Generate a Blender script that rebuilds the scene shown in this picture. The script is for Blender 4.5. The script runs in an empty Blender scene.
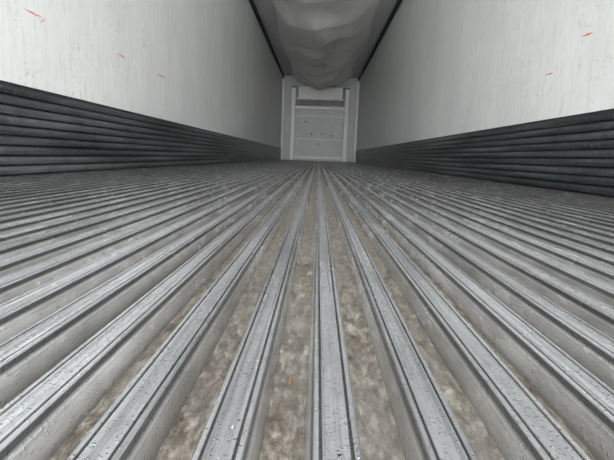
import bpy, math, random
from mathutils import Vector, Matrix, noise
random.seed(4)
S=bpy.context.scene
try:
    S.view_settings.view_transform='Standard'
    S.view_settings.look='None'
    S.cycles.max_bounces=16; S.cycles.diffuse_bounces=9; S.cycles.glossy_bounces=6
except Exception: pass

W=1.25; L=15.4; Y0=-0.35; CZ=0.122; H=CZ+2.6; SC=0.355
PITCH=0.049; OFF=0.0128; DEP=0.023

# ---------- helpers
def mesh(name,verts,faces,mat=None,smooth=False,parent=None):
    me=bpy.data.meshes.new(name); me.from_pydata(verts,[],faces); me.update()
    o=bpy.data.objects.new(name,me); S.collection.objects.link(o)
    if mat: me.materials.append(mat)
    if smooth:
        for p in me.polygons: p.use_smooth=True
    if parent: o.parent=parent
    return o
def boxdata(bs):
    v=[];f=[]
    for (x0,x1,y0,y1,z0,z1) in bs:
        b=len(v)
        v+=[(x0,y0,z0),(x1,y0,z0),(x1,y1,z0),(x0,y1,z0),(x0,y0,z1),(x1,y0,z1),(x1,y1,z1),(x0,y1,z1)]
        f+=[tuple(b+i for i in q) for q in ((0,3,2,1),(4,5,6,7),(0,1,5,4),(1,2,6,5),(2,3,7,6),(3,0,4,7))]
    return v,f
def boxes(name,bs,mat,parent=None,bevel=0):
    v,f=boxdata(bs); o=mesh(name,v,f,mat,parent=parent)
    if bevel:
        m=o.modifiers.new('bevel','BEVEL'); m.width=bevel; m.segments=2
    return o
def extrude_y(name,prof,ys,mat,parent=None,closed=False):
    v=[];f=[];n=len(prof)
    for y in ys: v+=[(x,y,z) for x,z in prof]
    m=n if closed else n-1
    for j in range(len(ys)-1):
        for i in range(m):
            a=j*n+i; b=j*n+(i+1)%n
            f.append((a,b,b+n,a+n))
    return mesh(name,v,f,mat,parent=parent)
class NT:
    def __init__(s,name,**kw):
        s.m=bpy.data.materials.new(name); s.m.use_nodes=True
        s.t=s.m.node_tree; s.b=s.t.nodes['Principled BSDF']
        for k,v in kw.items(): s.b.inputs[k.replace('_',' ')].default_value=v
        s.tc=s.t.nodes.new('ShaderNodeTexCoord')
    def mapc(s,scale,loc=(0,0,0)):
        n=s.t.nodes.new('ShaderNodeMapping'); n.inputs['Scale'].default_value=scale; n.inputs['Location'].default_value=loc
        s.t.links.new(s.tc.outputs['Object'],n.inputs['Vector']); return n.outputs[0]
    def noise(s,scale,map=(1,1,1),detail=4,rough=.6,loc=(0,0,0)):
        n=s.t.nodes.new('ShaderNodeTexNoise'); n.inputs['Scale'].default_value=scale
        n.inputs['Detail'].default_value=detail; n.inputs['Roughness'].default_value=rough
        s.t.links.new(s.mapc(map,loc),n.inputs['Vector']); return n.outputs['Fac']
    def voro(s,scale,map=(1,1,1)):
        n=s.t.nodes.new('ShaderNodeTexVoronoi'); n.inputs['Scale'].default_value=scale
        s.t.links.new(s.mapc(map),n.inputs['Vector']); return n.outputs['Distance']
    def ramp(s,fac,stops):
        n=s.t.nodes.new('ShaderNodeValToRGB'); e=n.color_ramp.elements
        while len(e)<len(stops): e.new(.5)
        for i,(p,c) in enumerate(stops):
            e[i].position=p; e[i].color=(c,c,c,1) if isinstance(c,(int,float)) else (*c,1)
        s.t.links.new(fac,n.inputs[0]); return n.outputs[0]
    def mix(s,fac,a,b,mode='MIX'):
        n=s.t.nodes.new('ShaderNodeMix'); n.data_type='RGBA'; n.blend_type=mode
        for idx,val in ((0,fac),(6,a),(7,b)):
            if isinstance(val,(int,float)): n.inputs[idx].default_value=val if idx==0 else (val,val,val,1)
            elif isinstance(val,tuple): n.inputs[idx].default_value=(*val,1)
            else: s.t.links.new(val,n.inputs[idx])
        return n.outputs[2]
    def math(s,op,a,b=0.0):
        n=s.t.nodes.new('ShaderNodeMath'); n.operation=op
        for i,val in enumerate((a,b)):
            if isinstance(val,(int,float)): n.inputs[i].default_value=val
            else: s.t.links.new(val,n.inputs[i])
        return n.outputs[0]
    def sep(s):
        n=s.t.nodes.new('ShaderNodeSeparateXYZ'); s.t.links.new(s.tc.outputs['Object'],n.inputs[0]); return n.outputs
    def set(s,k,o): s.t.links.new(o,s.b.inputs[k])
    def bump(s,h,strength=.3,dist=.002):
        n=s.t.nodes.new('ShaderNodeBump'); n.inputs['Strength'].default_value=strength; n.inputs['Distance'].default_value=dist
        s.t.links.new(h,n.inputs['Height']); s.t.links.new(n.outputs[0],s.b.inputs['Normal'])

# ---------- materials
a=NT('wet_aluminium_floor')
xyz=a.sep()
n1=a.noise(7,(5,.35,1),6,.65); n2=a.noise(260,(1,.2,1),4,.7); n3=a.noise(26,(1,.22,1),5,.65); n7=a.noise(1.6,(2,.6,1),4,.6)
n8=a.noise(300,(1,.008,.01),3,.6)
top=a.ramp(n1,[(.3,(.25,.26,.27)),(.7,(.52,.53,.545))])
top=a.mix(a.ramp(n2,[(.34,.4),(.50,0.0)]),top,(.16,.16,.16))
top=a.mix(a.ramp(n8,[(.38,.6),(.52,0.0)]),top,(.15,.155,.16))
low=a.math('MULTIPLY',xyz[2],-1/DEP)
edge_lines=a.ramp(low,[(.015,0.0),(.05,1.0),(.20,1.0),(.28,.0)])  # dark bands in the crown grooves and just below each rail edge
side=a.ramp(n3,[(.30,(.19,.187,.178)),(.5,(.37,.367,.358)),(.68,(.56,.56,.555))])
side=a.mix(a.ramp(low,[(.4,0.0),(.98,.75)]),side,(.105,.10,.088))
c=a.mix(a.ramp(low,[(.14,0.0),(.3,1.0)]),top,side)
c=a.mix(a.math('MULTIPLY',edge_lines,.8),c,(.03,.03,.03))
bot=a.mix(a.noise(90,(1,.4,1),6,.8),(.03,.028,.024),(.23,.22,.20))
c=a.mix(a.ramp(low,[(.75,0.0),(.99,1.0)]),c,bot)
c=a.mix(a.ramp(n7,[(.35,.45),(.62,0.0)]),c,(.07,.066,.06))
# darkens gradually from the middle of the load floor towards both sides
edge=a.ramp(a.math('ABSOLUTE',xyz[0]),[(.2,0.0),(1.0,.42)])
c=a.mix(edge,c,(.085,.082,.076))
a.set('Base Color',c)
a.set('Roughness',a.ramp(n3,[(.3,.14),(.75,.36)]))
a.set('Metallic',a.ramp(low,[(.1,.5),(.9,.1)]))
vd=a.ramp(a.voro(330),[(.0,1.0),(.3,.0)])
a.bump(a.mix(.35,vd,n2),.7,.0012)
M_floor=a.m

a=NT('white_frp_wall',Roughness=.33)
s1=a.noise(1.6,(1,1.6,.7),6,.6); s2=a.noise(1.0,(1,1,1),4); s3=a.noise(12,(1,3,.35),6,.75,(3,1,2)); s4=a.noise(34,(1,1,1.4),6,.82); s5=a.noise(30,(1,2,.1),3,.6); s6=a.noise(5,(1,1,.5),5,.7,(9,2,2))
c=a.ramp(s1,[(.3,(.79,.815,.805)),(.65,(.91,.92,.91))])
c=a.mix(a.ramp(s3,[(.50,0.0),(.72,.5)]),c,(.52,.53,.51))
c=a.mix(a.ramp(s5,[(.58,0.0),(.75,.3)]),c,(.54,.56,.55))
c=a.mix(a.math('MULTIPLY',a.ramp(s4,[(.55,0.0),(.68,.95)]),a.ramp(s6,[(.45,.1),(.62,1.0)])),c,(.30,.30,.27))
c=a.mix(a.ramp(s2,[(.35,.35),(.6,0.0)]),c,(.68,.70,.69))
a.set('Base Color',c)
a.bump(a.noise(3,(1,2,.6),3),.3,.012)
M_wall=a.m

a=NT('scuff_aluminium',Metallic=.5,Roughness=.3)
xyz=a.sep()
NR=9
n=a.noise(2.2,(1,.35,6),4,.5); n5=a.noise(70,(1,.6,1),5,.8); n6=a.noise(12,(1,.6,.6),4,.7)
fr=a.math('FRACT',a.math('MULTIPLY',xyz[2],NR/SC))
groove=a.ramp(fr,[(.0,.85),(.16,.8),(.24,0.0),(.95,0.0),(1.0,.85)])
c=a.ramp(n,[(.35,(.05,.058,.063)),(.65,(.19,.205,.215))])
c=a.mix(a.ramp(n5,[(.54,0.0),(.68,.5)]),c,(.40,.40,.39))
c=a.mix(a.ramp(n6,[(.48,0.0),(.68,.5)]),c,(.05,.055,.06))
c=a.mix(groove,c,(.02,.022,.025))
a.set('Base Color',c); a.bump(n5,.4,.0015)
M_scuff=a.m
M_black=NT('black_rubber_and_shadow',Base_Color=(.012,.012,.013,1),Roughness=.6).m  # shared by the ceiling trim and the painted shadow line
a=NT('ceiling_panel',Roughness=.5); a.set('Base Color',a.ramp(a.noise(3,(1,.4,1)),[(.3,(.60,.61,.61)),(.7,(.72,.73,.73))])); M_ceil=a.m
a=NT('chute_fabric',Roughness=.35)
a.set('Base Color',a.ramp(a.noise(3,(1,.7,1),4),[(.3,(.94,.94,.93)),(.7,(.97,.97,.96))])); a.bump(a.noise(5,(1,.6,1),3,.5),.3,.02); M_chute=a.m
a=NT('bulkhead_panel',Roughness=.35); a.set('Base Color',a.ramp(a.noise(4,(1,1,.5),5),[(.3,(.50,.52,.52)),(.7,(.60,.62,.62))])); M_bulk=a.m
M_post=NT('post_aluminium',Base_Color=(.82,.83,.83,1),Roughness=.4,Metallic=.1).m
M_dark=NT('dark_recess',Base_Color=(.10,.10,.10,1),Roughness=.7).m
M_bolt=NT('bolt_steel',Base_Color=(.14,.14,.14,1),Roughness=.4,Metallic=.4).m
M_warm=NT('evaporator_brown',Base_Color=(.30,.24,.20,1),Roughness=.6).m
M_white=NT('white_plastic',Base_Color=(.97,.97,.96,1),Roughness=.4).m
M_red=NT('red_crayon',Base_Color=(.80,.13,.09,1),Roughness=.7).m
M_blk=NT('black_scuff',Base_Color=(.04,.04,.04,1),Roughness=.7).m
a=NT('dirt',Roughness=.3)
d1=a.noise(170,(1,.35,1),6,.78); d2=a.noise(14,(1,.6,1),4,.6,(5,2,1))
c=a.ramp(d1,[(.36,(.035,.029,.021)),(.50,(.15,.132,.104)),(.64,(.38,.355,.315))])
c=a.mix(a.ramp(d2,[(.4,0.0),(.65,.5)]),c,(.20,.19,.17))
a.set('Base Color',c); a.bump(a.noise(420,(1,1,1),4,.8),.8,.0025); M_dirt=a.m
M_leaf=NT('rust_brown',Base_Color=(.20,.12,.045,1),Roughness=.6).m
a=NT('water',Base_Color=(1,1,1,1),Roughness=.03,IOR=1.33); a.b.inputs['Transmission Weight'].default_value=1.0; M_water=a.m

# ---------- floor
prof=[]
hl=[(-.0150,-DEP),(-.0120,-.0066),(-.0104,-.0046),(-.0102,-.0008),(-.0096,0),(-.0076,0),(-.0073,-.0014),(-.0062,-.0014),(-.0059,0)]
half=hl+[(-x,z) for x,z in reversed(hl)]
prof.append((-W,-DEP))
rails=[]
for k in range(-26,27):
    xc=OFF+k*PITCH
    if abs(xc)+.016>W-.02: continue
    rails.append(xc)
    prof+=[(xc+x,z) for x,z in half]
prof.append((W,-DEP))
ys=[Y0+(L-Y0)*i/30 for i in range(31)]
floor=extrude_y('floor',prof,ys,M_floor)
boxes('trim_subfloor',[(-W-.05,W+.05,Y0,L+.2,-.12,-DEP-.001)],M_dark)

# ---------- dirt in channels
def dirt():
    v=[];f=[]
    c0=rails.index(min(rails,key=lambda q:abs(q-OFF)))
    for ci,(xc,amt,yend) in enumerate([(c0+d,am,ye) for d,am,ye in ((-3,.35,3),(-2,.6,6),(-1,1,9),(0,.9,9),(1,.55,6),(2,.35,4),(-5,.2,2),(4,.2,3))]):
        x0=rails[xc]+.0136; x1=rails[xc+1]-.0136
        nx=18; y=.08; step=.002; rows=[]
        while y<yend:
            rows.append(y); y+=step; step*=1.010
        b=len(v)
        for y in rows:
            for i in range(nx+1):
                t=i/nx; x=x0+(x1-x0)*t
                p=Vector((x*150,y*80,ci))
                hgt=noise.fractal(p,.8,2.1,5)*.0020
                big=noise.noise(Vector((x*14,y*6,ci*3.3)))
                e=abs(t-.5)*2
                z=-DEP+.0006+amt*(.0010+.0030*max(0,big+.2))+hgt*(.3+amt*.6)+.0025*e**3*amt
                v.append((x,y,min(z,-.008)))
        for j in range(len(rows)-1):
            for i in range(nx):
                q=b+j*(nx+1)+i; f.append((q,q+1,q+nx+2,q+nx+1))
    return mesh('dirt_residue',v,f,M_dirt,True)
dr=dirt()
v=[];f=[]
for (x,y,r) in [(-.0125,.27,.0018),(-.016,.295,.0009),(-.0105,.262,.0008),(.037,.75,.0012)]:
    b=len(v); n=7; z=-DEP+.0045
    v.append((x,y,z+r*.6))
    for i in range(n):
        t=i*2*math.pi/n; rr=r*random.uniform(.6,1.2); v.append((x+rr*math.cos(t),y+rr*math.sin(t),z-.004))
    for i in range(n): f.append((b,b+1+i,b+1+(i+1)%n))
mesh('rust_flakes',v,f,M_leaf,parent=dr)

# ---------- water droplets on rail crowns
v=[];f=[]
for _ in range(9000):
    y=.12+2.6*random.random()**2
    lim=min(1.15,.15+y*.85)
    cand=[q for q in rails if abs(q)<lim]
    xc=random.choice(cand)
    x=xc+random.uniform(-.0092,.0092)
    if .0053<abs(x-xc)<.0081: continue
    r=random.choice([.0002,.0003,.0003,.0004,.0005,.0007])*(1+.3*y)
    b=len(v); n=7; e=random.uniform(.8,1.5)
    for ring,(rr,zz) in enumerate(((1,0),(.85,.25),(.5,.42))):
        for i in range(n):
            t=i*2*math.pi/n; v.append((x+r*rr*math.cos(t),y+r*rr*e*math.sin(t),zz*r+.00002))
    v.append((x,y,.47*r)); 
    for ring in range(2):
        for i in range(n):
            p=b+ring*n+i; q=b+ring*n+(i+1)%n; f.append((p,q,q+n,p+n))
    for i in range(n): f.append((b+2*n+i,b+2*n+(i+1)%n,b+3*n))
    f.append(tuple(b+i for i in reversed(range(n))))
mesh('water_droplets',v,f,M_water,True)

# ---------- walls
wl=boxes('wall_left',[(-W-.06,-W,Y0,L+.2,-.12,H+.1)],M_wall)
wr=boxes('wall_right',[(W,W+.06,Y0,L+.2,-.12,H+.1)],M_wall)
boxes('ceiling',[(-W,W,Y0,L+.2,H,H+.1)],M_ceil)
boxes('wall_front',[(-W,W,L,L+.2,-.12,H)],M_bulk)

# ---------- scuff liners (corrugated)
def scuff(side,name):
    p=[(side*W,-DEP)]
    z=0.0; p.append((side*(W-.018),-DEP+.001)); 
    hh=SC/NR
    for i in range(NR):
        z=i*hh
        p+=[(side*(W-.015),z+.002),(side*(W-.015),z+hh*.16),(side*(W-.024),z+hh*.24),(side*(W-.026),z+hh*.6),(side*(W-.024),z+hh*.95)]
    p+=[(side*(W-.026),SC),(side*(W-.022),SC+.006),(side*W,SC+.010)]
    extrude_y(name,p,[Y0,4,8,12,L],M_scuff)
    boxes('trim_shadow_line_'+('left' if side<0 else 'right'),[tuple(sorted((side*W,side*(W-.008))))+(Y0,L,SC+.010,SC+.016)],M_black)  # black strip standing in for the shadow line along the liner's top edge
scuff(-1,'baseboard_left'); scuff(1,'baseboard_right')
for sd,nm in ((-1,'left'),(1,'right')):
    xs=sorted((sd*W,sd*(W-.04)))
    boxes('trim_ceiling_'+nm,[(xs[0],xs[1],Y0,L,H-.085,H)],M_black)

# ---------- air chute
nx=56; nyy=300; v=[];f=[]
ya,yb=1.0,L-.45
for j in range(nyy+1):
    y=ya+(yb-ya)*j/nyy
    t=(y-ya)/(yb-ya)
    wd=.94+.05*math.sin(y*1.3)
    sag=.22+.34*t**2+.05*math.sin(y*1.5+.6)+.03*math.sin(y*2.9)
    for i in range(nx+1):
        u=i/nx*2-1
        cross=(1-abs(u)**1.5)
        z=H-.012-sag*cross
        fold=noise.fractal(Vector((u*1.6,y*.7,3)),1.0,2,3)*.06+.022*math.sin(u*8+math.sin(y*1.1)*1.5)
        fold+=.04*abs(math.sin(y*2.6+u*1.2+2*noise.noise(Vector((u,y*.6,7)))))
        z+=fold*min(1,(1-abs(u))*4)
        v.append((u*wd+.02,y,min(z,H-.004)))
for j in range(nyy):
    for i in range(nx):
        q=j*(nx+1)+i; f.append((q,q+1,q+nx+2,q+nx+1))
ch=mesh('air_chute',v,f,M_chute,True)

# ---------- front bulkhead
bk=bpy.data.objects.new('return_air_bulkhead',None); S.collection.objects.link(bk)
y1=L-.28
boxes('panel',[(-.80,.80,y1,y1+.03,.10,1.70)],M_bulk,bk,.01)
boxes('side_posts',[(-1.24,-1.17,y1-.10,L,0,2.55),(1.17,1.24,y1-.10,L,0,2.55),(-.93,-.80,y1-.12,L,.0,2.3),(.80,.93,y1-.12,L,.0,2.3)],M_post,bk,.012)
boxes('side_fillers',[(-1.17,-.93,y1+.03,L,0.0,2.6),(.93,1.17,y1+.03,L,0.0,2.6)],M_bulk,bk)
boxes('cross_bars',[(-.80,.80,y1-.06,y1+.03,1.66,1.74),(-.80,.80,y1-.03,y1+.03,.06,.14)],M_post,bk,.006)
boxes('header',[(-.93,.93,y1+.02,L,2.36,2.7)],M_bulk,bk)
boxes('foot_plate',[(-.80,.80,y1+.01,L,0,.10)],M_bulk,bk)
boxes('evaporator_cover',[(-.72,.72,y1+.04,L,2.0,2.36)],M_white,bk)
boxes('evaporator_recess',[(-.80,.80,y1+.2,L,1.74,2.36)],M_bolt,bk)
boxes('evaporator_slots',[(x-.012,x+.012,y1+.10,y1+.158,1.76,1.99) for x in (-.70,-.1,.35,.70)],M_bolt,bk)
boxes('evaporator_fittings',[(-.6,-.1,y1+.10,y1+.19,1.82,1.93),(.0,.3,y1+.08,y1+.19,1.80,1.90),(.4,.68,y1+.08,y1+.19,1.84,1.94)],M_warm,bk)
boxes('lower_rail',[(-.76,.76,y1+.03,y1+.19,1.96,2.0)],M_post,bk)
bl=[]
for x in (-.74,.74):
    for z in (.3,.75,1.2,1.58): bl.append((x-.014,x+.014,y1-.012,y1,z-.014,z+.014))
bl+=[(x-.028,x+.028,y1-.015,y1,z-.028,z+.028) for x,z in ((-.25,.86),(.1,.86),(.4,.83),(-.45,1.25),(.0,.55))]
boxes('bolts',bl,M_bolt,bk,.004)
boxes('ribs',[(-.80,.80,y1-.012,y1,z,z+.025) for z in (.68,1.42)],M_post,bk)

# ---------- marks on walls (thin crayon strokes, part of each wall)
def stroke(name,side,y,z,ln,ang,w,mat,n=8):
    v=[];f=[]
    x=side*(W-.0015)
    for i in range(n+1):
        t=i/n-.5
        yy=y+math.cos(ang)*ln*t; zz=z+math.sin(ang)*ln*t+.0012*math.sin(i*2.1)
        ww=w*(1-abs(t)*1.2)*random.uniform(.7,1.1)
        v+=[(x,yy,zz-ww/2),(x,yy,zz+ww/2)]
    for i in range(n): f.append((2*i,2*i+1,2*i+3,2*i+2))
    mesh(name,v,f,mat,parent=wl if side<0 else wr)
C=CZ
stroke('crayon_mark',-1,2.03,C+.565,.12,0.0,.006,M_red)
stroke('crayon_mark',-1,2.10,C+.555,.05,.6,.005,M_red)
stroke('crayon_mark',-1,2.92,C+.577,.10,-.1,.008,M_red)
stroke('crayon_mark',-1,3.63,C+.578,.16,.0,.009,M_red)
stroke('crayon_mark',1,2.28,C+.618,.09,.05,.008,M_red)
stroke('crayon_mark',1,2.60,C+.495,.07,0,.008,M_red)
stroke('scratch_mark',-1,2.95,C+.33,.07,1.5,.012,M_blk)
stroke('scratch_mark',1,3.1,C+.40,.09,1.3,.008,M_blk)
stroke('scratch_mark',1,4.3,C+.52,.10,1.7,.008,M_blk)

# ---------- lights
w=bpy.data.worlds.new('overcast'); S.world=w; w.use_nodes=True
nt=w.node_tree; bg=nt.nodes['Background']
tc=nt.nodes.new('ShaderNodeTexCoord'); sp=nt.nodes.new('ShaderNodeSeparateXYZ'); rp=nt.nodes.new('ShaderNodeValToRGB')
nt.links.new(tc.outputs['Generated'],sp.inputs[0])
mr=nt.nodes.new('ShaderNodeMapRange'); mr.inputs[1].default_value=-1; mr.inputs[2].default_value=1
nt.links.new(sp.outputs[2],mr.inputs[0]); nt.links.new(mr.outputs[0],rp.inputs[0])
e=rp.color_ramp.elements; e[0].position=.46; e[0].color=(.50,.49,.47,1); e[1].position=.52; e[1].color=(.98,.99,1,1)
nt.links.new(rp.outputs[0],bg.inputs[0]); bg.inputs[1].default_value=6.4
sd=bpy.data.lights.new('daylight','SUN'); sd.energy=4.6; sd.angle=math.radians(50); sd.color=(1,.99,.98)
so=bpy.data.objects.new('daylight',sd); S.collection.objects.link(so)
so.rotation_euler=Vector((0,1,-.06)).to_track_quat('-Z','Y').to_euler(); so.location=(0,-3,2)

# ---------- camera
F=450.0
cam=bpy.data.cameras.new('camera'); co=bpy.data.objects.new('camera',cam); S.collection.objects.link(co)
cam.sensor_width=36; cam.lens=F/614*36; cam.clip_start=.01; cam.clip_end=200
Yc=Vector((11/F,(230-157)/F,-1)).normalized()
roll=math.radians(2.3)
U=Vector((math.sin(roll),math.cos(roll),0)); U=(U-Yc*U.dot(Yc)).normalized()
X=Yc.cross(U)
M=Matrix((X,Yc,U))
co.matrix_world=Matrix.Translation((0,0,CZ))@M.to_4x4()
S.camera=co
